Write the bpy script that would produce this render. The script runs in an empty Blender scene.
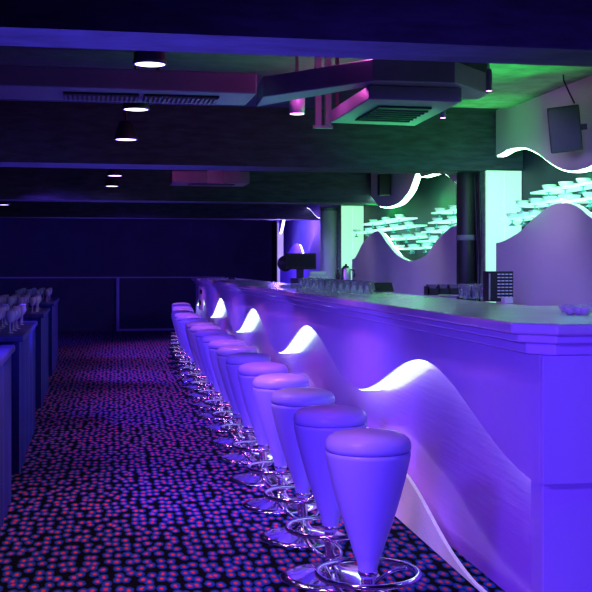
import bpy, bmesh, math, random
from mathutils import Vector, Matrix
PI = math.pi
random.seed(7)
S = bpy.context.scene
COL = S.collection

# ------------------------------------------------------------------ camera
CZ = 1.5                       # eye height
F = 1100.0                     # focal length in pixels of the 592 px frame
A = math.atan(180 / F)         # camera is turned this far right of the bar's axis (+Y)
B = math.atan(208 / F)         # ... and this far right of the room's axis
ca, sa = math.cos(A), math.sin(A)
cam_d = bpy.data.cameras.new('camera')
cam = bpy.data.objects.new('camera', cam_d)
COL.objects.link(cam)
cam.location = (0, 0, CZ)
cam.rotation_euler = (PI / 2, 0, -A)
cam_d.sensor_width = 36
cam_d.lens = 36 * F / 592
cam_d.shift_y = -(296 - 267) / 592
cam_d.clip_end = 200
S.camera = cam

# ------------------------------------------------------------------ world, exposure
w = bpy.data.worlds.new('club_dark')
S.world = w
w.use_nodes = True
w.node_tree.nodes['Background'].inputs[0].default_value = (0.05, 0.02, 1.0, 1)
w.node_tree.nodes['Background'].inputs[1].default_value = 0.035
S.view_settings.view_transform = 'Standard'
S.view_settings.look = 'None'
S.view_settings.gamma = 1
S.view_settings.use_curve_mapping = False
S.view_settings.exposure = 0.0

def rm(u, v, z=0.0):
    """room axes -> world (the room stands a degree and a half off the bar's axis)"""
    t = B - A
    return Vector((u * math.cos(t) - v * math.sin(t), u * math.sin(t) + v * math.cos(t), z))
RZ = B - A

def lamp(name, kind, loc, energy, color, aim=None, size=0.1, cone=90, blend=0.6):
    d = bpy.data.lights.new(name, kind)
    d.energy = energy
    d.color = color
    if kind == 'SPOT':
        d.spot_size = math.radians(cone); d.spot_blend = blend; d.shadow_soft_size = size
    elif kind == 'POINT':
        d.shadow_soft_size = size
    else:
        d.size = size
    o = bpy.data.objects.new(name, d)
    COL.objects.link(o)
    o.location = loc
    if aim is not None:
        o.rotation_euler = (Vector(aim) - Vector(loc)).to_track_quat('-Z', 'Y').to_euler()
    return o

BLUE = (0.10, 0.045, 1.0)
VIOLET = (0.24, 0.08, 1.0)
MAGENTA = (1.0, 0.12, 0.75)
GREEN = (0.02, 1.0, 0.16)
# added blue fill lamps without fixtures, for far wall, side tables and bar
lamp('far_wall_fill', 'SPOT', rm(-2, 20, 2.3), 130, BLUE, rm(-1, 26, 1.2), 0.2, 110)  # added to lift the dark far wall
lamp('side_table_fill', 'SPOT', rm(0.6, 5.4, 2.2), 90, (0.2, 0.16, 1), rm(-0.9, 11, 1.0), 0.04, 40)  # added to make the table glasses glitter
lamp('blue_fill', 'SPOT', (-1.7, -2.6, 1.9), 1500, (0.13, 0.045, 1.0), (1.9, 5.0, -0.4), 0.3, 46)  # added key lamp, unseen behind the camera
for y in (1.5, 5.5, 9.5, 13.5, 17.5):
    lamp('blue_fill', 'SPOT', (-1.5, y, 2.3), 480, (0.17, 0.06, 1), (1.9, y + 3.0, 0.1), 0.2, 58)
# magenta downlights above the stools
for y in (4.6, 7.2, 9.8, 12.6, 15.4, 18.2, 21.0):
    lamp('magenta_spot', 'SPOT', (0.9, y, 2.3), (14 if y < 6 else 60), (1.0, 0.22, 0.95), (0.95, y + 0.1, 0), 0.12, 75)
# added red-rich lamps without fixtures, bringing out the red carpet dots
for y in (3.6, 6.2, 9.2, 12.4, 15.8, 19.5):
    lamp('carpet_fill', 'SPOT', rm(0.15, y, 2.3), 80 if y < 7 else 22, (1.0, 0.42, 0.55), rm(0.15 if y < 5 else 0.3, y + 0.2, 0), 0.15, 84)
# added unseen blue lamps at floor level, lighting the beam and duct undersides
for v, e in ((4.2, 620), (6.5, 80), (9.8, 420), (14.4, 260), (19.4, 260)):
    lamp('beam_fill', 'SPOT', rm(0.1, v, 0.06), e, (0.12, 0.08, 1), rm(0.1, v, 2.5), 0.05, 84, 1.0)
# green light thrown up behind the bar
lamp('green_uplight', 'SPOT', (3.1, 6.8, 1.6), 80, GREEN, (2.5, 7.3, 2.9), 0.12, 58, 1.0)
lamp('green_uplight', 'SPOT', (2.9, 7.6, 1.5), 110, GREEN, (2.9, 9.1, 2.6), 0.1, 64, 1.0)
lamp('green_uplight', 'SPOT', (2.3, 7.3, 1.4), 170, GREEN, (1.55, 7.0, 2.5), 0.1, 75, 1.0)
# added pale violet lamps without fixtures, brightening the back-bar panels and counter
lamp('upper_wall_fill', 'SPOT', (2.2, 6.4, 2.3), 26, (0.5, 0.36, 1.0), (3.35, 8.2, 2.3), 0.1, 44)
for y in (5.6, 8.0, 11.5, 14.5, 18.0):
    lamp('back_bar_fill', 'SPOT', (2.45, y, 2.34), 14, (0.65, 0.50, 0.9), (3.3, y + 0.6, 1.3), 0.1, 120)

# ------------------------------------------------------------------ materials
MATS = {}
def mat(name, base, rough=0.5, metal=0.0, emis=None, es=0.0, trans=0.0, bump=0.0, bscale=20.0,
        bstretch=None, var=0.0, coat=0.0, spec=0.5, ior=1.45):
    if name in MATS: return MATS[name]
    m = bpy.data.materials.new(name)
    m.use_nodes = True
    nt = m.node_tree; p = nt.nodes['Principled BSDF']
    p.inputs['Base Color'].default_value = (*base, 1)
    p.inputs['Roughness'].default_value = rough
    p.inputs['Metallic'].default_value = metal
    p.inputs['IOR'].default_value = ior
    p.inputs['Specular IOR Level'].default_value = spec
    p.inputs['Transmission Weight'].default_value = trans
    p.inputs['Coat Weight'].default_value = coat
    if emis:
        p.inputs['Emission Color'].default_value = (*emis, 1)
        p.inputs['Emission Strength'].default_value = es
    tc = nt.nodes.new('ShaderNodeTexCoord'); mp = nt.nodes.new('ShaderNodeMapping')
    nt.links.new(tc.outputs['Object'], mp.inputs[0])
    if bstretch: mp.inputs['Scale'].default_value = bstretch
    nz = nt.nodes.new('ShaderNodeTexNoise')
    nz.inputs['Scale'].default_value = bscale; nz.inputs['Detail'].default_value = 4
    nt.links.new(mp.outputs[0], nz.inputs['Vector'])
    if bump:
        b = nt.nodes.new('ShaderNodeBump'); b.inputs['Strength'].default_value = bump
        b.inputs['Distance'].default_value = 0.02
        nt.links.new(nz.outputs['Fac'], b.inputs['Height']); nt.links.new(b.outputs[0], p.inputs['Normal'])
    if var:
        r = nt.nodes.new('ShaderNodeValToRGB')
        r.color_ramp.elements[0].position = 0.3; r.color_ramp.elements[1].position = 0.7
        r.color_ramp.elements[0].color = (*[c * (1 - var) for c in base], 1)
        r.color_ramp.elements[1].color = (*[min(1, c * (1 + var)) for c in base], 1)
        nt.links.new(nz.outputs['Fac'], r.inputs[0]); nt.links.new(r.outputs[0], p.inputs['Base Color'])
    MATS[name] = m
    return m

vinyl = mat('pale_vinyl', (0.50, 0.48, 0.98), 0.38, bump=0.05, bscale=60, coat=0.15)
seam_m = mat('dark_seam', (0.15, 0.1, 0.3), 0.6)
chrome = mat('chrome', (0.85, 0.82, 0.95), 0.12, 1.0, bump=0.04, bscale=9)
lacquer = mat('white_lacquer', (0.66, 0.54, 0.95), 0.25, var=0.04, bscale=3, bstretch=(1, 1, 0.1), coat=0.3)
acrylic = mat('rippled_acrylic', (0.68, 0.32, 1.0), 0.2, bump=0.12, bscale=3.5, bstretch=(1, 0.7, 12), coat=0.3)
skirt_m = mat('striped_skirt', (0.98, 0.96, 0.98), 0.4, emis=(0.55, 0.36, 0.85), es=0.30, bump=0.25, bscale=8, bstretch=(1, 1.5, 14), var=0.1)  # emission added to brighten the skirt, which is no lamp
counter_m = mat('polished_counter', (0.66, 0.60, 0.80), 0.27, var=0.06, bscale=5, coat=0.5)
hill_m = mat('pearl_panel', (0.68, 0.64, 0.66), 0.55, var=0.03, bscale=2)
plaster = mat('dark_plaster', (0.042, 0.045, 0.075), 0.8, bump=0.5, bscale=9, bstretch=(0.6, 1, 3), var=0.35)
ceil_m = mat('dark_ceiling', (0.035, 0.04, 0.055), 0.85, bump=0.4, bscale=8, var=0.3)
stucco = mat('rough_stucco', (0.26, 0.42, 0.24), 0.85, bump=0.7, bscale=6, bstretch=(1, 1, 3), var=0.3)
duct_m = mat('painted_duct', (0.19, 0.185, 0.23), 0.35, var=0.12, bscale=4)
black_m = mat('black_plastic', (0.018, 0.018, 0.022), 0.45, bump=0.05)
blackbox = mat('speaker_black', (0.022, 0.024, 0.026), 0.6, bump=0.1, bscale=120)
darkwall = mat('far_wall_paint', (0.05, 0.045, 0.12), 0.7, var=0.15, bscale=1.5)
rail_m = mat('blue_rail', (0.35, 0.3, 0.8), 0.4)
cloth = mat('blue_cloth', (0.03, 0.03, 0.30), 0.75, bump=0.25, bscale=5, bstretch=(3, 3, 0.25), var=0.25)
led_w = mat('led_white', (1, 1, 1), 0.5, emis=(0.66, 1.0, 0.84), es=2.7)
led_v = mat('led_violet', (1, 1, 1), 0.5, emis=(0.55, 0.50, 1.0), es=6)
led_g = mat('led_green', (1, 1, 1), 0.5, emis=(0.40, 1.0, 0.55), es=14)
led_m = mat('led_magenta', (1, 1, 1), 0.5, emis=(1.0, 0.15, 0.8), es=14)
led_b = mat('led_blue', (1, 1, 1), 0.5, emis=(0.35, 0.25, 1.0), es=12)
lightbox = mat('lit_panel', (0.5, 0.7, 0.6), 0.5, emis=(0.40, 1.0, 0.58), es=0.9)
glass = mat('clear_glass', (0.9, 0.97, 0.97), 0.05, trans=0.88, ior=1.3)
shelf_gl = mat('frosted_shelf', (0.85, 1.0, 0.95), 0.25, trans=0.3, ior=1.3)
shelf_glow = mat('glowing_shelf', (0.8, 1.0, 0.9), 0.3, emis=(0.30, 1.0, 0.62), es=1.0)  # glow added to the whole shelf board for brightness, no lamp in it
wine_gl = mat('blue_glint_glass', (0.6, 0.55, 1.0), 0.08, trans=0.45, ior=1.35)  # blue in the base stands in for light glinting off clear glass
steel = mat('brushed_steel', (0.6, 0.6, 0.65), 0.3, 1.0)
cream = mat('cream_plastic', (0.75, 0.8, 0.7), 0.4)
screen_m = mat('dark_screen', (0.02, 0.02, 0.03), 0.15)
recess_m = mat('dark_recess_paint', (0.012, 0.022, 0.05), 0.6, var=0.3, bscale=4)
niche_m = mat('niche_blue', (0.30, 0.22, 0.9), 0.6)
sky_bottle = mat('bottle_glass', (0.2, 0.7, 0.75), 0.08, trans=0.6, ior=1.4)

def carpet_mat():
    m = bpy.data.materials.new('dotted_carpet'); m.use_nodes = True
    nt = m.node_tree; N = nt.nodes; L = nt.links; p = N['Principled BSDF']
    p.inputs['Roughness'].default_value = 0.95; p.inputs['Specular IOR Level'].default_value = 0.1
    tc = N.new('ShaderNodeTexCoord')
    nz = N.new('ShaderNodeTexNoise'); nz.inputs['Scale'].default_value = 22; nz.inputs['Detail'].default_value = 2
    L.new(tc.outputs['Object'], nz.inputs['Vector'])
    mx = N.new('ShaderNodeMixRGB'); mx.blend_type = 'ADD'; mx.inputs[0].default_value = 0.02
    L.new(tc.outputs['Object'], mx.inputs[1]); L.new(nz.outputs['Color'], mx.inputs[2])
    v = N.new('ShaderNodeTexVoronoi'); v.voronoi_dimensions = '2D'; v.inputs['Scale'].default_value = 18.5; v.inputs['Randomness'].default_value = 0.6
    mp = N.new('ShaderNodeMapping'); mp.inputs['Scale'].default_value = (1, 0.46, 1)
    L.new(mx.outputs[0], mp.inputs[0]); L.new(mp.outputs[0], v.inputs['Vector'])
    r = N.new('ShaderNodeValToRGB'); e = r.color_ramp.elements
    e[0].position = 0.0; e[0].color = (1.0, 0.08, 0.03, 1)
    e[1].position = 0.12; e[1].color = (0.95, 0.07, 0.04, 1)
    for pos, c in ((0.22, (0.12, 0.05, 0.35)), (0.30, (0.015, 0.10, 0.42)), (0.41, (0.01, 0.06, 0.30)), (0.49, (0.001, 0.002, 0.003)), (1.0, (0.001, 0.001, 0.002))):
        n = e.new(pos); n.color = (*c, 1)
    L.new(v.outputs['Distance'], r.inputs[0]); L.new(r.outputs[0], p.inputs['Base Color'])
    b = N.new('ShaderNodeBump'); b.inputs['Strength'].default_value = 0.4; b.inputs['Distance'].default_value = 0.01
    L.new(nz.outputs['Fac'], b.inputs['Height']); L.new(b.outputs[0], p.inputs['Normal'])
    return m
carpet = carpet_mat()

# ------------------------------------------------------------------ mesh helpers
def obj(name, bm, m, parent=None, loc=(0, 0, 0), rz=0.0, smooth=False, bevel=0.0):
    me = bpy.data.meshes.new(name)
    bmesh.ops.recalc_face_normals(bm, faces=bm.faces)
    bm.to_mesh(me); bm.free()
    me.materials.append(m)
    if smooth:
        for f in me.polygons: f.use_smooth = True
    o = bpy.data.objects.new(name, me)
    COL.objects.link(o)
    o.location = loc; o.rotation_euler = (0, 0, rz)
    if parent: o.parent = parent
    if bevel:
        b = o.modifiers.new('bevel', 'BEVEL'); b.width = bevel; b.segments = 3; b.limit_method = 'ANGLE'
    return o
def tag(o, label, cat, group=None):
    o['label'] = label; o['category'] = cat
    if group: o['group'] = group
    return o
def thing(name, label, cat, loc=(0, 0, 0), rz=0.0, group=None):
    o = bpy.data.objects.new(name, None); COL.objects.link(o)
    o.location = loc; o.rotation_euler = (0, 0, rz); o.empty_display_size = 0.1
    return tag(o, label, cat, group)
def struct(name, bm, m, **k):
    o = obj(name, bm, m, **k); o['kind'] = 'structure'; return o
def dup(root, loc, rz=None, label=None, group=None, scale=None):
    r = root.copy(); COL.objects.link(r); r.location = loc
    if rz is not None: r.rotation_euler = (0, 0, rz)
    if label: r['label'] = label
    if group: r['group'] = group
    if scale: r.scale = scale
    for ch in list(root.children):
        c = ch.copy(); COL.objects.link(c); c.parent = r
        for g in ch.children:
            d = g.copy(); COL.objects.link(d); d.parent = c
    return r
def bx(bm, x0, x1, y0, y1, z0, z1, M=None):
    vs = [bm.verts.new(Vector((x, y, z)) if M is None else M @ Vector((x, y, z))) for x in (x0, x1) for y in (y0, y1) for z in (z0, z1)]
    for q in ((0, 1, 3, 2), (4, 6, 7, 5), (0, 4, 5, 1), (2, 3, 7, 6), (0, 2, 6, 4), (1, 5, 7, 3)):
        bm.faces.new([vs[i] for i in q])
    return bm
def box(*a, M=None): return bx(bmesh.new(), *a, M=M)
def lathe(bm, prof, n=32, c=(0, 0, 0), M=None):
    rings = []
    for r, z in prof:
        if r < 1e-6:
            p = Vector((c[0], c[1], c[2] + z)); rings.append([bm.verts.new(M @ p if M else p)])
        else:
            ring = []
            for i in range(n):
                p = Vector((c[0] + r * math.cos(2 * PI * i / n), c[1] + r * math.sin(2 * PI * i / n), c[2] + z))
                ring.append(bm.verts.new(M @ p if M else p))
            rings.append(ring)
    for a, b in zip(rings, rings[1:]):
        for i in range(n):
            j = (i + 1) % n
            if len(a) == 1 and len(b) == 1: continue
            if len(a) == 1: bm.faces.new((a[0], b[i], b[j]))
            elif len(b) == 1: bm.faces.new((a[i], a[j], b[0]))
            else: bm.faces.new((a[i], a[j], b[j], b[i]))
    return bm
def tube(bm, pts, r, n=8, closed=False):
    pts = [Vector(p) for p in pts]; rings = []; up = Vector((0, 0, 1)); K = len(pts)
    for i, p in enumerate(pts):
        if closed: t = pts[(i + 1) % K] - pts[i - 1]
        else: t = pts[min(i + 1, K - 1)] - pts[max(i - 1, 0)]
        t.normalize()
        s = t.cross(up)
        if s.length < 1e-3: s = t.cross(Vector((1, 0, 0)))
        s.normalize(); q = s.cross(t)
        rings.append([bm.verts.new(p + r * (math.cos(2 * PI * k / n) * s + math.sin(2 * PI * k / n) * q)) for k in range(n)])
    for i in range(K if closed else K - 1):
        a, b = rings[i], rings[(i + 1) % K]
        for k in range(n): bm.faces.new((a[k], a[(k + 1) % n], b[(k + 1) % n], b[k]))
    if not closed:
        bm.faces.new(rings[0]); bm.faces.new(rings[-1])
    return bm
def prism(bm, pts, z0, z1):
    a = [bm.verts.new((x, y, z0)) for x, y in pts]; b = [bm.verts.new((x, y, z1)) for x, y in pts]
    bm.faces.new(a); bm.faces.new(b)
    for i in range(len(pts)):
        j = (i + 1) % len(pts); bm.faces.new((a[i], a[j], b[j], b[i]))
    return bm
def wave_wall(x0, x1, top, bot, ys):
    """a board standing along Y between two curves, x0..x1 thick"""
    bm = bmesh.new(); R = []
    for y in ys:
        R.append([bm.verts.new((x, y, z)) for x, z in ((x0, bot(y)), (x0, top(y)), (x1, top(y)), (x1, bot(y)))])
    for a, b in zip(R, R[1:]):
        for k in range(4):
            j = (k + 1) % 4
            bm.faces.new((a[k], a[j], b[j], b[k]))
    bm.faces.new(R[0]); bm.faces.new(R[-1])
    return bm
def ribbon(x0, x1, zf, ys, th=0.008):
    return wave_wall(x0, x1, zf, lambda y: zf(y) - th, ys)
def curve(keys):
    """smooth curve through (y, z) keys, flat tangents only at turning points"""
    keys = sorted(keys); n = len(keys); sl = []
    for i in range(n):
        if i in (0, n - 1): sl.append(0.0); continue
        a = (keys[i][1] - keys[i - 1][1]) / (keys[i][0] - keys[i - 1][0])
        b = (keys[i + 1][1] - keys[i][1]) / (keys[i + 1][0] - keys[i][0])
        sl.append(0.0 if a * b <= 0 else 2 * a * b / (a + b))
    def f(y):
        if y <= keys[0][0]: return keys[0][1]
        for i in range(n - 1):
            (a, za), (b, zb) = keys[i], keys[i + 1]
            if y <= b:
                h = b - a; t = (y - a) / h
                return (2*t**3-3*t**2+1)*za + (t**3-2*t**2+t)*h*sl[i] + (-2*t**3+3*t**2)*zb + (t**3-t**2)*h*sl[i+1]
        return keys[-1][1]
    return f
def lin(a, b, n): return [a + (b - a) * i / n for i in range(n + 1)]
def ray(px, D):                      # ground position at distance D seen in column px of the photograph
    r = (px - 296) / F * D
    return (r * ca + D * sa, D * ca - r * sa)
def on_plane(px, X):                 # Y where column px meets the plane x = X
    k = (px - 296) / F
    return ray(px, X / (k * ca + sa))[1]
def depth(px, X):
    return X / ((px - 296) / F * ca + sa)
def hz(py, D): return CZ + (267 - py) * D / F

# ------------------------------------------------------------------ structure
BW = 3.35      # face of the back-bar panels
BK = 3.70      # back of the display recess
YE = 23.2      # far end of the bar
M = Matrix.Rotation(RZ, 4, 'Z')
bm = bmesh.new(); prism(bm, [tuple(rm(-10, -3))[:2], tuple(rm(6, -3))[:2], tuple(rm(6, 27))[:2], tuple(rm(-10, 27))[:2]], -0.1, 0)
struct('floor', bm, carpet)
struct('ceiling', box(-10, 6.0, -3, 27, 2.9, 3.0, M=M), ceil_m)
struct('wall_left', box(-10, -9.8, -3, 27, 0, 2.9, M=M), darkwall)
VF = 26.1
struct('wall_back', box(-9.8, 6, VF, VF + 0.2, 0, 2.9, M=M), darkwall)
struct('trim_1', box(-9.7, 3.2, VF - 0.06, VF, 1.24, 1.27, M=M), rail_m)
struct('trim_2', box(0.72, 2.6, VF - 0.05, VF, 0.0, 0.05, M=M), rail_m)
struct('trim_3', box(0.65, 0.72, VF - 0.10, VF - 0.06, 0.0, 1.24, M=M), rail_m)
struct('wall_right', box(BK, BK + 0.2, 2.5, 27, 0, 2.9), recess_m)
# beams
for i, (v, wd, z) in enumerate(((4.02, 0.34, 2.35), (9.57, 0.48, 2.385), (14.2, 0.45, 2.35), (19.2, 0.45, 2.35))):
    o = struct('ceiling_beam', box(-9.8, 4.6, v, v + wd, z, 2.9, M=M), plaster)
# pillars between the display bays
def piece(n, x0, x1, y0, y1, z0, z1, m): return struct(n, box(x0, x1, y0, y1, z0, z1), m)
YP0, YP1 = on_plane(485, BW), on_plane(468, BW)
YQ0, YQ1 = on_plane(341, BW), on_plane(320, BW)
piece('pillar', BW, BK, YP0, YP1, 0, 2.9, stucco)
piece('pillar', BW, BK, YQ0, YQ1, 0, 2.9, stucco)
struct('wall_niche', box(BK - .03, BK - .001, YQ1, 24.5, 0, 2.9), niche_m)
# corner strips of lit white board on the ends of the recesses
def lit_end(y, label):
    t = thing('light_box', label, 'light panel', (0, y, 0))
    mid = (BW + BK) / 2
    obj('panel', box(BW + 0.005, mid - 0.003, -0.03, -0.004, 1.0, 2.42), lightbox, t)
    obj('panel', box(mid + 0.003, BK - 0.01, -0.03, -0.004, 1.0, 2.42), lightbox, t)
lit_end(YP0, 'tall glowing green-white panel beside the right-hand wavy wall')
lit_end(YQ0, 'tall glowing green-white panel left of the middle glass shelves')

struct('trim_4', box(2.35, BW, 4.6, 9.1, 2.87, 2.899), stucco)
# ------------------------------------------------------------------ back-bar wavy boards
def keys(pts, X=BW): return [(on_plane(px, X), hz(py, depth(px, X))) for px, py in pts]
lowN = curve(keys([(496, 243), (518, 233), (535, 217), (556, 203.6), (565, 202.7), (578, 207), (592, 219)]) + [(6.6, 1.62), (5.9, 1.6), (4.2, 1.99)])
uppN = curve(keys([(498, 155), (508, 149.5), (521.6, 147.6), (535, 152), (548, 161.5), (561, 169), (574.5, 171), (586, 168), (592, 165)]) + [(6.2, 2.5), (4.6, 2.2)])
lowM = curve(keys([(353, 259), (364, 241.4), (377, 231), (388, 244.5), (398.6, 256), (410.5, 261), (423.5, 257), (438, 239), (453, 226.5), (467, 223)]))
uppM = curve(keys([(352, 193), (359, 190.5), (366.7, 191.5), (374, 200), (380.4, 206.5), (388, 207), (397, 204), (409, 191), (421.5, 177)]) + [(12.0, 2.58), (11.2, 2.50), (10.25, 2.28)])
yn = on_plane(496, BW)
def back_panels(low, upp, ya, yb, n, lab1, lab2, led):
    ys = lin(ya, yb, n)
    t = thing('wavy_panel', lab1, 'panel', (0, 0, 0))
    obj('board', wave_wall(BW, BW + 0.05, low, lambda y: 0.0, ys), hill_m, t)
    obj('light_strip', ribbon(BW + 0.06, BW + 0.09, lambda y: low(y) - 0.03, ys), led, t)
    t = thing('wavy_panel', lab2, 'panel', (0, 0, 0))
    obj('board', wave_wall(BW, BW + 0.08, lambda y: 2.9, upp, ys), hill_m, t)
    obj('light_strip', ribbon(BW + 0.012, BW + 0.075, lambda y: upp(y) - 0.002, ys), led, t)
back_panels(lowN, uppN, 3.0, yn, 70, 'violet hill-shaped back wall panel at the right edge behind the counter',
            'violet upper wall panel with wavy lower edge carrying the large speaker', led_g)
back_panels(lowM, uppM, YP1, on_plane(352, BW), 60, 'violet two-humped back wall panel in the middle bay behind the bar',
            'violet hanging panel with wavy glowing edge below the beam, middle bay', led_g)

# third, violet bay at the far end
y3a, y3b = YQ1, on_plane(279, BW)
t = thing('wavy_panel', 'blue-violet wavy panel in the far niche behind the till', 'panel')
low3 = curve([(y3a, 2.15), (y3a + 0.8, 1.95), (y3a + 1.6, 1.55), (y3a + 2.6, 1.95), (y3b, 1.6)])
obj('board', wave_wall(BW + 0.02, BW + 0.06, low3, lambda y: 0.0, lin(y3a, y3b, 30)), niche_m, t)
obj('light_strip', ribbon(BW + 0.07, BW + 0.1, lambda y: low3(y) - 0.02, lin(y3a, y3b, 30)), led_v, t)
upp3 = curve([(y3a, 2.32), (y3a + 1.2, 2.55), (y3a + 2.4, 2.62), (y3b - 0.7, 2.55), (y3b, 2.2)])
t = thing('wavy_panel', 'blue-violet arched panel edged with white light over the far niche', 'panel')
obj('board', wave_wall(BW, BW + 0.06, lambda y: 2.9, upp3, lin(y3a, y3b, 30)), niche_m, t)
obj('light_strip', ribbon(BW + 0.005, BW + 0.055, lambda y: upp3(y) - 0.002, lin(y3a, y3b, 30)), led_v, t)
t = thing('light_post', 'slim white glowing post at the far end of the back bar', 'light post', (BW, y3b + 0.09, 0))
obj('post', box(-0.02, 0.10, -0.05, 0.05, 0, 2.42), mat('post_white', (0.8, 0.75, 0.95), 0.5, emis=(0.5, 0.4, 1.0), es=0.5), t, bevel=0.01)
obj('cap', box(-0.04, 0.12, -0.07, 0.07, 2.42, 2.47), lacquer, t)
lamp('violet_niche_lamp', 'POINT', (3.0, 20.3, 2.2), 90, (0.25, 0.12, 1.0), size=0.1)
# recess lights (green tubes along the recess)
lamp('recess_tube', 'POINT', (3.5, 8.2, 2.3), 3.5, GREEN, size=0.06)
lamp('recess_tube', 'POINT', (3.5, 12.4, 2.25), 3.5, GREEN, size=0.06)
lamp('recess_tube', 'POINT', (3.5, 14.8, 2.3), 3.5, GREEN, size=0.06)
lamp('recess_tube', 'POINT', (3.5, 6.6, 2.2), 3.5, GREEN, size=0.06)

# ------------------------------------------------------------------ bar
XF = 1.66; XR = 1.775
bar = thing('bar_counter', 'long violet-lit bar with wavy glowing front and polished top', 'bar')
bw = curve([(4.15, .635), (5.80, .99), (7.57, .65), (9.50, .985), (11.4, .61), (13.37, .99), (15.5, .59), (17.66, 1.0), (19.8, .6), (21.8, .98), (YE, .7)])
sk = curve([(4.15, 0.012), (4.95, 0.012), (5.25, 0.045), (6.15, .28), (7.2, .42), (8.7, 0.03), (10.2, .3), (11.0, .42), (12.6, .03), (14.9, .42), (16.4, .03), (18.8, .42), (20.5, .03), (YE, .3)])
ysb = lin(4.16, YE, 260)
obj('front_panel', wave_wall(XF, XR - 0.005, lambda y: 1.149, bw, ysb), lacquer, bar)
obj('recessed_panel', wave_wall(XR, XR + 0.05, lambda y: 1.148, lambda y: 0.0, lin(4.31, YE - .01, 60)), acrylic, bar)
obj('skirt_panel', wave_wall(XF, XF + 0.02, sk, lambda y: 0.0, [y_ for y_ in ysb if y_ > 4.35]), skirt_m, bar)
obj('light_strip', ribbon(XF + 0.025, XR - 0.01, lambda y: bw(y) - 0.002, lin(4.3, YE - 0.05, 240)), led_w, bar)
b = box(XF, 3.3, 4.12, 4.158, 0.64, 1.149)
obj('end_panel', b, lacquer, bar, bevel=0.004)
obj('end_plinth', box(XF + 0.02, 3.3, 4.17, 4.30, 0.0, 1.148), lacquer, bar, bevel=0.004)
obj('end_panel', box(XF, 2.3, YE + .002, YE + 0.05, 0, 1.149), lacquer, bar)
def Lplan(o):
    return [(XF - o, YE + 0.05), (XF - o, 4.15 - o * 0.3 + 0.08), (XF - o * 0.3 + 0.06, 4.15 - o), (3.32, 4.15 - o), (3.32, 6.0), (2.35, 6.0), (2.35, YE + 0.05)]
b = bmesh.new(); prism(b, Lplan(0.10), 1.232, 1.277)
obj('worktop', b, counter_m, bar, bevel=0.012)
b = bmesh.new(); prism(b, Lplan(0.07), 1.198, 1.232); obj('cornice', b, lacquer, bar, bevel=0.008)
b = bmesh.new(); prism(b, Lplan(0.03), 1.150, 1.198); obj('cornice', b, lacquer, bar, bevel=0.008)
obj('inner_panel', box(2.25, 2.30, 6.0, YE, 0, 1.15), lacquer, bar)
# pale notice plates on the far end of the bar
xb, yb_ = XF - 0.012, YE - 0.45
t = thing('notice_board', 'small pale notice on the far end of the bar front', 'sign', (XF - 0.02, 21.6, 0))
obj('board', box(0, 0.015, -0.55, 0.55, 0.66, 1.12), mat('notice_pale', (0.75, 0.75, 0.95), 0.6), t)
obj('mark', box(-0.006, -0.001, -0.4, 0.2, 0.98, 1.06), black_m, t)
obj('mark', box(-0.006, -0.001, -0.1, 0.45, 0.76, 0.84), black_m, t)

# ------------------------------------------------------------------ bar stools
def make_stool():
    t = thing('bar_stool', '', 'bar stool', (0, 0, 0), 0, 'cone bar stools along the bar')
    b = bmesh.new()
    cone = [(0.0, .226), (.034, .228), (.036, .238), (.041, .27), (.049, .305), (.056, .320), (.062, .335), (.074, .375), (.090, .42), (.118, .504), (.137, .57), (.153, .63), (.168, .695), (.175, .730), (.176, .742), (.171, .748), (0, .748)]
    lathe(b, cone, 48); obj('cone_body', b, vinyl, t, smooth=True)
    b = bmesh.new(); lathe(b, [(.0, .745), (.170, .745), (.170, .752), (0, .752)], 48); obj('seam', b, seam_m, t)
    b = bmesh.new()
    lathe(b, [(0, .750), (.170, .750), (.176, .755), (.178, .766), (.177, .780), (.171, .795), (.158, .808), (.135, .818), (.10, .825), (.055, .829), (0, .830)], 48)
    obj('seat', b, vinyl, t, smooth=True)
    b = bmesh.new(); lathe(b, [(.0362, .238), (.040, .240), (.041, .252), (.0375, .256)], 32); obj('collar', b, chrome, t, smooth=True)
    b = bmesh.new(); lathe(b, [(.028, .04), (.028, .228)], 24); obj('column', b, chrome, t, smooth=True)
    b = bmesh.new()
    lathe(b, [(0, .0), (.240, .0), (.243, .006), (.238, .014), (.20, .022), (.14, .032), (.08, .044), (.05, .058), (.034, .085), (.030, .10), (0, .10)], 56)
    obj('base', b, chrome, t, smooth=True)
    b = bmesh.new()
    tube(b, [(.208 * math.cos(a), .208 * math.sin(a), .245) for a in lin(0, 2 * PI, 56)[:-1]], .0115, 10, True)
    ring = obj('foot_ring', b, chrome, t, smooth=True)
    for k in range(3):
        b = bmesh.new(); p = []
        for s in lin(0, 1, 14):
            a = 2.4 + k * 2 * PI / 3 + s * 1.5
            r = .203 - (.203 - .028) * s
            p.append((r * math.cos(a), r * math.sin(a), .240 - .13 * (s * s * (3 - 2 * s))))
        tube(b, p, .0095, 8); obj('spoke', b, chrome, ring, smooth=True)
    return t
proto = make_stool()
offs = [.002735, .003215, .00369, .00418, .00469, .00521, .00568, .00618, .00667, .00719, .00772, .00824, .00877, .00935, .00982, .01031, .01090, .01142, .01205, .01258]
ordn = ['nearest', 'second', 'third', 'fourth', 'fifth', 'sixth', 'seventh', 'eighth', 'ninth', 'tenth', 'eleventh', 'twelfth', 'thirteenth', 'fourteenth', 'fifteenth', 'sixteenth', 'seventeenth', 'eighteenth', 'nineteenth', 'farthest']
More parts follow.
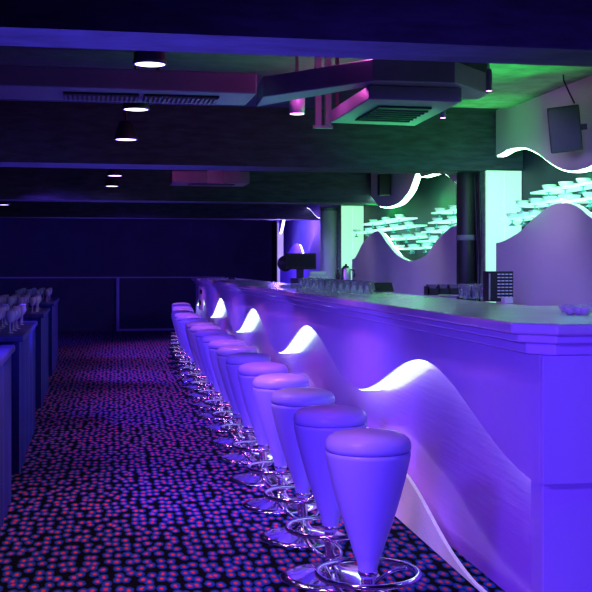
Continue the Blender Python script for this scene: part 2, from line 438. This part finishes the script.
for i, o_ in enumerate(offs):
    D = 1650 * o_
    X = 1.02 + (0.0 if i < 16 else 0.06 + 0.045 * (i - 16))
    Y = (D - X * sa) / ca
    if i == 0: lab = 'violet-lit cone bar stool nearest the camera, with whole seat in view'
    elif i == 19: lab = 'violet-lit cone bar stool farthest from the camera at the end of the row'
    else: lab = 'violet-lit cone bar stool on chrome base, %s from the front of the row' % ordn[i]
    rz = random.uniform(-0.5, 0.5)
    if i == 0: s = proto; s.location = (X, Y, 0); s['label'] = lab
    else: dup(proto, (X, Y, 0), rz, lab)

# ------------------------------------------------------------------ glassware
def glass_mesh(kind):
    b = bmesh.new()
    if kind == 'tumbler': lathe(b, [(0, 0), (.028, 0), (.036, .10), (.033, .10), (.026, .008), (0, .008)], 14)
    if kind == 'wine': lathe(b, [(0, 0), (.033, 0), (.006, .012), (.005, .07), (.028, .095), (.036, .125), (.031, .17), (.029, .17), (.033, .125), (.02, .095), (0, .085)], 14)
    if kind == 'martini': lathe(b, [(0, 0), (.032, 0), (.006, .005), (.005, .025), (.038, .05), (.035, .05), (0, .028)], 14)
    if kind == 'bowl': lathe(b, [(0, 0), (.03, 0), (.055, .022), (.06, .042), (.056, .042), (.05, .026), (0, .008)], 16)
    return b
def glass_set(kind, name, label, group, places, m=glass, cat='glass'):
    first = None
    for p in places:
        x, y, z = p[:3]; flip = len(p) > 3
        if first is None:
            o = obj(name, glass_mesh(kind), m, smooth=True); tag(o, label, cat, group); first = o
        else:
            o = first.copy(); COL.objects.link(o)
        o.location = (x, y, z)
        if flip: o.rotation_euler = (PI, 0, 0)
        else: o.rotation_euler = (0, 0, 0)

TOP = 1.278
pl = []
for i in range(22):
    px = 301 + i * 3.3; D = depth(px, 1.98 + (i % 2) * 0.2)
    x, y = ray(px, D); pl.append((x, y, TOP))
glass_set('tumbler', 'drinking_glass', 'clear tumbler in the row of glasses along the far counter', 'tumblers on the far part of the counter', pl)
pl = []
for i in range(6):
    x, y = ray(463 + 4.2 * i, 8.0 - (i % 2) * 0.35); pl.append((x, y, TOP))
glass_set('tumbler', 'drinking_glass', 'clear tumbler beside the dark rack on the counter', 'tumblers beside the dark rack', pl)
pl = []
for px, D in ((565, 5.4), (571, 5.5), (576, 5.3), (582, 5.5), (588, 5.35), (570, 5.15), (585, 5.1), (594, 5.5), (579, 5.12)):
    x, y = ray(px, D); pl.append((x, y, TOP))
def small(kind):  # shallow glass dishes
    b = bmesh.new(); lathe(b, [(0, 0), (.014, 0), (.028, .018), (.03, .034), (.027, .034), (.022, .016), (0, .006)], 14); return b
first = None
for p in pl:
    if first is None:
        first = tag(obj('glass_dish', small(0), mat('cut_glass', (.95, .95, .9), .12, trans=.35, ior=1.5), smooth=True), 'small clear glass dish in the cluster at the right end of the counter', 'dish', 'glass dishes on the near counter'); o = first
    else: o = first.copy(); COL.objects.link(o)
    o.location = p

# glass shelves of the recesses
def shelf(pa, pb, py, label, n=6, bay='right', bottle=False, dx=0.0):
    X = BW + 0.09
    ya, yb = on_plane(pb, X), on_plane(pa, X)
    z = hz(py, depth((pa + pb) / 2, X))
    t = thing('glass_shelf', label, 'shelf', (X, (ya + yb) / 2, z), 0, 'glass shelves of the back bar')
    h = (yb - ya) / 2
    obj('shelf_board', box(0, 0.25, -h, h, 0, 0.016), shelf_glow, t, bevel=0.003)
    for s in (-1, 1): obj('bracket', box(0.20, 0.255, s * h * 0.8 - 0.01, s * h * 0.8 + 0.01, -0.05, 0.0), steel, t)
    up = []; dn = []
    for i in range(n):
        y = ya + (i + 0.5) * (yb - ya) / n
        up.append((X + 0.065 + 0.115 * (i % 2), y, z + 0.017))
        if i % 2 == 0: dn.append((X + 0.06, y, z - 0.001, 1))
    return up, dn
SH = [
 (498, 531, 219, 'lowest glass shelf of the right bay, in front of the glowing panel', 6, 'right'),
 (512, 561, 204, 'second glass shelf up in the right bay', 7, 'right'),
 (530, 600, 188, 'topmost glass shelf of the right bay, below the large speaker', 8, 'right'),
 (561, 606, 200, 'glass shelf of the right bay above the hill panel crest', 5, 'right'),
 (360, 398, 222, 'topmost left glass shelf of the middle bay', 6, 'middle'),
 (350, 407, 230, 'long second left glass shelf of the middle bay', 9, 'middle'),
 (377, 417, 239, 'third left glass shelf of the middle bay', 7, 'middle'),
 (392, 424, 249, 'lowest left glass shelf of the middle bay above the dip', 5, 'middle'),
 (431, 467, 211, 'topmost right glass shelf of the middle bay', 5, 'middle'),
 (428, 467, 221, 'second right glass shelf of the middle bay', 5, 'middle'),
 (421, 456, 231, 'third right glass shelf of the middle bay', 5, 'middle'),
 (416, 447, 241, 'lowest right glass shelf of the middle bay', 4, 'middle')]
for a in SH:
    u, d = shelf(*a)
    short = a[3].split(',')[0].replace(' above the dip', '').replace(' above the hill panel crest', ' over the hill crest')
    glass_set('bowl', 'glass_bowl', 'frosted bowl standing on the ' + short, 'bowls on the ' + short, u, shelf_gl, 'bowl')
    glass_set('martini', 'stemmed_glass', 'stemmed glass hanging under the ' + short, 'stemmed glasses under the ' + short, d, sky_bottle)

# ------------------------------------------------------------------ things on the counter
# till with monitor
x, y = ray(300, 15.0)
t = thing('cash_till', 'black till with angled monitor on the far counter', 'till', (x, y, TOP), -0.15)
obj('base', box(-.13, .13, -.12, .12, 0, .07), black_m, t, bevel=.01)
obj('stand', box(-.05, .05, -.03, .05, .07, .22), black_m, t, bevel=.01)
Mt = Matrix.Translation((0, -.02, .30)) @ Matrix.Rotation(math.radians(-14), 4, 'X')
obj('monitor', box(-.20, .22, -.02, .02, -.11, .11, M=Mt), black_m, t, bevel=.008)
obj('screen', box(-.18, .20, -.024, -.0205, -.09, .09, M=Mt), screen_m, t)
b = bmesh.new(); lathe(b, [(0, -.03), (.10, -.03), (.11, 0), (.10, .03), (0, .03)], 20, M=Matrix.Translation((-.20, .04, .27)) @ Matrix.Rotation(PI / 2, 4, 'X'))
obj('round_display', b, black_m, t, smooth=True)
x, y = ray(318, 14.4)
t = thing('receipt_printer', 'cream boxy receipt printer beside the till', 'printer', (x, y, TOP), -0.1)
obj('body', box(-.125, .125, -.1, .1, 0, .11), cream, t, bevel=.01)
obj('lid', box(-.11, .11, -.07, .09, .11, .165), cream, t, bevel=.02)
for dx in (-.03, .02): obj('button', box(dx, dx + .018, -.108, -.1, .07, .085), black_m, t)
obj('front_slot', box(-.11, .11, -.106, -.1, .03, .035), black_m, t)
x, y = ray(346, 13.2)
t = thing('drinks_shaker', 'tall brushed steel drinks pot with side handle on the counter', 'shaker', (x, y, TOP))
b = bmesh.new(); lathe(b, [(0, 0), (.06, 0), (.062, .01), (.055, .20), (.05, .215), (0, .22)], 24); obj('body', b, steel, t, smooth=True)
b = bmesh.new(); lathe(b, [(0, .215), (.045, .218), (.03, .235), (.014, .24), (.014, .258), (0, .262)], 20); obj('lid', b, black_m, t, smooth=True)
b = bmesh.new(); tube(b, [(.05, 0, .19), (.10, 0, .185), (.105, 0, .13), (.095, 0, .10)], .009); obj('handle', b, black_m, t, smooth=True)
x, y = ray(338, 13.4)
t = thing('black_bottle', 'slim black bottle left of the steel drinks pot', 'bottle', (x, y, TOP))
b = bmesh.new(); lathe(b, [(0, 0), (.028, 0), (.028, .12), (.012, .16), (.011, .19), (0, .19)], 16); obj('body', b, black_m, t, smooth=True)
b = bmesh.new(); lathe(b, [(0, .19), (.014, .19), (.014, .21), (0, .21)], 16); obj('cap', b, steel, t, smooth=True)
x, y = ray(385, 9.9)
t = thing('price_stand', 'small black wedge-shaped stand on the counter, middle', 'stand', (x, y, TOP), 0.1)
Mt = Matrix.Rotation(math.radians(-38), 4, 'X')
obj('plate', box(-.085, .085, -.006, .006, 0, .10, M=Mt), black_m, t, bevel=.003)
obj('foot', box(-.085, .085, -.01, .08, 0, .012), black_m, t, bevel=.003)
x, y = ray(442, 8.7)
t = thing('bar_caddy', 'low black bar caddy with compartments on the counter', 'caddy', (x, y, TOP), 0.0)
b = bmesh.new(); bx(b, -.13, .13, -.06, .06, 0, .01)
for xx in (-.13, -.045, .04, .12): bx(b, xx, xx + .01, -.06, .06, 0.01, .07)
bx(b, -.13, .13, -.06, -.05, .01, .055); bx(b, -.13, .13, .05, .06, .01, .07)
obj('tray', b, black_m, t)
for dx in (-.09, 0.0, .085):
    obj('napkin_stack', box(dx - .03, dx + .03, -.04, .04, .01, .085), mat('napkin_dark', (.12, .1, .16), .8), t)
x, y = ray(458, 8.2)
t = thing('glass_tray', 'flat steel tray behind the counter edge, right of the black caddy', 'tray', (x, y, TOP))
b = bmesh.new(); lathe(b, [(0, 0), (.13, 0), (.15, .012), (.145, .014), (.125, .005), (0, .005)], 28); obj('dish', b, steel, t, smooth=True)
# dark rack with bright rows
x, y = ray(498, 7.1)
t = thing('bottle_rack', 'black rack with rows of pale pips beside the right wall panel', 'rack', (x, y, TOP - 0.02), 0.05)
obj('frame', box(-.085, .085, -.05, .05, 0.02, .215), black_m, t, bevel=.004)
b = bmesh.new()
for i in range(8):
    for j in range(4):
        xx = -.025 + j * .027; zz = .045 + i * .021
        bx(b, xx, xx + .018, -.058, -.049, zz, zz + .007)
obj('pip_rows', b, mat('pale_pips', (.8, .9, .85), .4), t)
obj('side_tube', box(-.085, -.075, -.056, -.05, .03, .2), steel, t)
x, y = ray(507, 6.75)
t = thing('napkin_box', 'tiny white box at the foot of the dark rack', 'box', (x, y, TOP))
obj('body', box(-.028, .028, -.03, .03, 0, .03), cream, t, bevel=.004)
obj('lid', box(-.030, .030, -.032, .032, .03, .036), cream, t)
x, y = ray(232, 19.5)
t = thing('ashtray', 'small dark dish alone near the far end of the counter', 'ashtray', (x, y, TOP))
b = bmesh.new(); lathe(b, [(0, 0), (.06, 0), (.07, .04), (.06, .04), (.05, .01), (0, .01)], 20); obj('dish', b, black_m, t, smooth=True)
obj('rest', box(-.07, .07, -.006, .006, .036, .044), black_m, t)

# ------------------------------------------------------------------ speakers
def speaker(px, py, X, s, label, rz):
    D = depth(px, X); x, y = ray(px, D)
    t = thing('speaker', label, 'speaker', (x, y, hz(py, D)), rz)
    obj('cabinet', box(-.13 * s, .13 * s, -.10 * s, .10 * s, -.19 * s, .19 * s), blackbox, t, bevel=.01)
    obj('grille', box(-.12 * s, .12 * s, -.108 * s, -.10 * s, -.18 * s, .18 * s), black_m if s < 0.9 else black_m, t, bevel=.003)
    obj('bracket', box(-.02, .18 * s, .02, .06, -.02, .02), black_m, t)
    return t
sp = speaker(565, 129, 3.12, 0.84, 'large black speaker tilted on the upper violet wall at right', -0.3)
sp.rotation_euler = (math.radians(8), math.radians(-5), -0.43)
x, y = sp.location.x, sp.location.y
b = bmesh.new(); tube(b, [(.08, .08, .17), (.05, .10, .25), (.02, .13, .34), (.02, .15, .42), (.025, .155, .48)], .006)
obj('cable', b, black_m, sp, smooth=True)
sp2 = speaker(384, 185, 3.262, 0.55, 'small black speaker on the hanging wavy panel of the middle bay', 0.0)
sp2.scale = (1, 1, 1.25)

# ------------------------------------------------------------------ ceiling fittings
def P(px, py, z):
    D = (z - CZ) * F / (267 - py)
    return ray(px, D)
# long duct with vent grilles
t = thing('air_duct', 'long flat blue-lit ceiling duct with two vent grilles', 'air duct', rm(0, 0), RZ)
va = 6.28
obj('casing', box(-9, 0.96, va, va + .48, 2.5, 2.62), duct_m, t, bevel=.01)
for u0, u1 in ((-.14, .29), (.32, .755)):
    b = bmesh.new(); bx(b, u0, u1, va + .12, va + .36, 2.488, 2.4995)
    g = obj('vent_grille', b, black_m, t)
    b = bmesh.new(); n = 16
    for k in range(n):
        uu = u0 + (k + .5) * (u1 - u0) / n
        bx(b, uu - .006, uu + .006, va + .13, va + .35, 2.480, 2.488)
    obj('slats', b, duct_m, g)
for u in (-5, -2, 0.4): obj('hanger', box(u - .01, u + .01, va + .2, va + .22, 2.62, 2.9), black_m, t)
# angled duct and soffit over the bar
pts = [P(256, 107, 2.5), P(263, 97, 2.5), P(373, 81, 2.5), P(455, 83, 2.5), P(488, 94, 2.5), P(478, 100, 2.5), P(384, 93, 2.5), P(372, 86, 2.5)]
t = thing('ceiling_soffit', 'angled green-lit duct box hanging in front of the air conditioning cassette', 'soffit')
b = bmesh.new(); prism(b, pts, 2.5, 2.62); obj('casing', b, duct_m, t, bevel=.006)
q = [P(376, 82, 2.5), P(455, 83, 2.5), P(488, 94, 2.5), P(480, 97, 2.5), P(380, 90, 2.5)]
b = bmesh.new(); prism(b, q, 2.62, 2.9); obj('upper_box', b, ceil_m, t)
# air conditioning cassette
c4 = [P(369, 99, 2.42), P(462, 102, 2.42), P(415, 126, 2.42), P(330, 123, 2.42)]
t = thing('air_conditioner', 'square ceiling air conditioning cassette lit green', 'air conditioner')
b = bmesh.new(); prism(b, c4, 2.42, 2.50); obj('casing', b, duct_m, t, bevel=.008)
cc = Vector((sum(p[0] for p in c4) / 4, sum(p[1] for p in c4) / 4))
inn = [tuple(cc + (Vector(p) - cc) * .58) for p in c4]
b = bmesh.new(); prism(b, inn, 2.408, 2.419); g = obj('vent_grille', b, black_m, t)
b = bmesh.new()
for k in range(1, 7):
    s = k / 7; a = Vector(inn[0]).lerp(Vector(inn[3]), s); e = Vector(inn[1]).lerp(Vector(inn[2]), s)
    d = (Vector(inn[3]) - Vector(inn[0])).normalized() * .01
    prism(b, [tuple(a - d), tuple(e - d), tuple(e + d), tuple(a + d)], 2.400, 2.408)
obj('slats', b, ceil_m, g)
for p in c4:
    q = cc + (Vector(p) - cc) * .88; obj('hanger', box(q.x - .01, q.x + .01, q.y - .01, q.y + .01, 2.5, 2.9), black_m, t)
# second duct beyond the second beam
t = thing('air_duct', 'blue-lit duct end showing beyond the second beam', 'air duct', rm(0, 0), RZ)
obj('casing', box(0.9, 1.75, 12.0, 12.5, 2.42, 2.55), duct_m, t, bevel=.01)
obj('hanger', box(1.2, 1.22, 12.2, 12.22, 2.55, 2.9), black_m, t)
obj('vent_grille', box(1.1, 1.6, 12.1, 12.4, 2.41, 2.4195), black_m, t)

def make_downlight():
    t = thing('ceiling_spotlight', '', 'spotlight', (0, 0, 0), 0, 'blue ceiling spotlights')
    b = bmesh.new(); lathe(b, [(0, .14), (.05, .14), (.06, .12), (.088, .02), (.09, 0), (.082, 0), (.078, .02)], 28); obj('housing', b, black_m, t, smooth=True)
    b = bmesh.new(); lathe(b, [(0, .004), (.078, .004), (.078, .012), (0, .012)], 28); obj('lens', b, led_b, t)
    b = bmesh.new(); lathe(b, [(0, 0), (.012, 0), (.012, 1), (0, 1)], 8); st = obj('stem', b, black_m, t)
    return t
dl = [(150, 65, 2.55, 'blue-white ceiling spotlight nearest the camera, in front of the duct'),
      (136, 110, 2.52, 'dim blue ceiling spotlight just below the long duct'),
      (126, 140, 2.46, 'blue ceiling spotlight in front of the second beam'),
      (115, 176, 2.52, 'faint blue ceiling spotlight beyond the second beam, upper one'),
      (112, 186.5, 2.50, 'small blue ceiling spotlight beyond the second beam, lower one'),
      (4, 205, 2.42, 'small blue ceiling spotlight far away at the left edge')]
p0 = make_downlight()
for i, (px, py, z, lab) in enumerate(dl):
    x, y = P(px, py, z)
    if i == 0: o = p0; o.location = (x, y, z); o['label'] = lab
    else: o = dup(p0, (x, y, z), 0, lab)
    for ch in o.children:
        if ch.name.startswith('stem'):
            ch.location = (0, 0, .14); ch.scale = (1, 1, 2.9 - z - .14)
# magenta spots
def make_mag():
    t = thing('magenta_spotlight', '', 'spotlight', (0, 0, 0), 0, 'magenta ceiling spotlights')
    b = bmesh.new(); lathe(b, [(0, .12), (.035, .12), (.05, .10), (.05, 0), (.044, 0), (.04, .01)], 22); obj('housing', b, duct_m, t, smooth=True)
    b = bmesh.new(); lathe(b, [(0, .0), (.043, .0), (.043, .01), (0, .01)], 22); obj('lens', b, led_m, t)
    b = bmesh.new(); lathe(b, [(0, 0), (.01, 0), (.01, 1), (0, 1)], 8); obj('stem', b, black_m, t)
    return t
ml = [(297, 114, 2.45, 'magenta spotlight hanging left of the air conditioning cassette'),
      (489, 91, 2.46, 'tiny pink spotlight at the right corner of the soffit'),
      (443, 118, 2.40, 'tiny pink spotlight hanging at the right edge of the cassette')]
m0 = make_mag()
for i, (px, py, z, lab) in enumerate(ml):
    x, y = P(px, py, z)
    if i == 0: o = m0; o.location = (x, y, z); o['label'] = lab
    else: o = dup(m0, (x, y, z), 0, lab, scale=(.35, .35, 1))
    for ch in o.children:
        if ch.name.startswith('stem'): ch.location = (0, 0, .12); ch.scale = (1, 1, 2.9 - z - .12)
x, y = P(300, 112, 2.45); lamp('magenta_wash', 'POINT', (x, y - .15, 2.6), 6, MAGENTA, size=.05)
x, y = P(330, 112, 2.6); lamp('magenta_wash', 'POINT', (x, y, 2.62), 5, MAGENTA, size=.05)
x, y = P(374, 70, 2.6); lamp('magenta_wash', 'POINT', (x - .08, y - .15, 2.7), 6, MAGENTA, size=.05)
lamp('magenta_wash', 'POINT', rm(.70, 11.1, 2.62), 8, MAGENTA, size=.05)
# posts catching the magenta light
t = thing('ceiling_bracket', 'pair of magenta-lit ceiling brackets left of the cassette', 'bracket')
for px in (318, 328):
    x, y = ray(px, 7.3); obj('post', box(x - .02, x + .02, y - .02, y + .02, 2.44, 2.9), duct_m, t)
xa, ya = ray(316, 7.3); xb, yb2 = ray(330, 7.3)
obj('cross_bar', box(xa - .02, xb + .02, ya - .015, ya + .015, 2.42, 2.44), duct_m, t)
t = thing('ceiling_bracket', 'magenta-lit box hanger seen below the second beam', 'bracket')
for px, w_ in ((219, .12), (236, .12)):
    x, y = ray(px, 11.6); obj('post', box(x - w_, x + w_ * .4, y - .02, y + .02, 2.38, 2.9), duct_m, t)
# black cables and speaker stack against the pillar
t = thing('cable_bundle', 'black cables running down the dark pillar between the bays', 'cable')
for k, dx in enumerate((0, .05, .1)):
    y = YP0 + .08 + dx * 2
    b = bmesh.new(); tube(b, [(BW - .02 - .01 * k, y, 2.9), (BW - .03, y + .01, 2.3), (BW - .02, y - .01, 1.7), (BW - .03, y, 1.0)], .012); obj('cable', b, black_m, t, smooth=True)
t = thing('column_cover', 'tall black rounded column cover between the lit bays', 'column cover', (BW - .10, (YP0 + YP1) / 2 + .0, 0))
b = bmesh.new(); lathe(b, [(0, .0), (.088, .0), (.09, 1.7), (.09, 2.36), (.07, 2.42), (0, 2.42)], 24); obj('shell', b, black_m, t, smooth=True)
b = bmesh.new(); lathe(b, [(.091, 1.75), (.096, 1.76), (.096, 1.79), (.091, 1.80)], 24); obj('band', b, duct_m, t, smooth=True)
t = thing('column_cover', 'tall curved column cover left of the middle lit panel', 'column cover', (*ray(329, 16.9), 0))
b = bmesh.new(); lathe(b, [(0, .0), (.13, .0), (.13, 2.4), (0, 2.4)], 24); obj('shell', b, hill_m, t, smooth=True)
b = bmesh.new(); lathe(b, [(.131, 2.36), (.136, 2.37), (.136, 2.40), (.131, 2.41)], 24); obj('band', b, duct_m, t, smooth=True)

# ------------------------------------------------------------------ draped tables at the left
US = -.46
spans = [(3.2, 7.3, 'blue draped side table nearest the camera at the left edge'),
         (8.2, 10.5, 'blue draped side table, second from the camera on the left'),
         (12.0, 13.9, 'blue draped side table, third from the camera on the left'),
         (15.6, 18.3, 'blue draped side table, farthest of the row on the left')]
for k, (v0, v1, lab) in enumerate(spans):
    t = thing('side_table', lab, 'table', rm(0, 0), RZ, 'draped side tables')
    ys = lin(v0, v1, 40)
    b = bmesh.new(); bx(b, US - 1.6, US, v0, v1, .955, 1.0); obj('table_top', b, cloth, t, bevel=.012)
    b = bmesh.new()
    pts = [(US - .03 + .012 * math.sin(j * 2.3), y) for j, y in enumerate(ys)]
    pts += [(US - 1.5, v1 - .03), (US - 1.5, v0 + .03)]
    pts += [(US - 1.5 + 1.45 * s / 24, v0 + .05 + .014 * math.sin(s * 2.1)) for s in range(1, 24)]
    prism(b, pts, 0.0, .955); obj('drape', b, cloth, t)
    pl = []
    for j in range(24):
        u = US - .10 - (j % 4) * .13 - random.random() * .04; v = v0 + .15 + (j // 4 + .5 + random.random() * .3) * (v1 - v0 - .3) / 6.5
        pl.append(tuple(rm(u, v, 1.001)))
    if k: glass_set('wine', 'wine_glass', 'clear wine glass on the %s draped side table' % ['', 'second', 'third', 'farthest'][k], 'wine glasses on the %s side table' % ['', 'second', 'third', 'farthest'][k], pl, wine_gl)
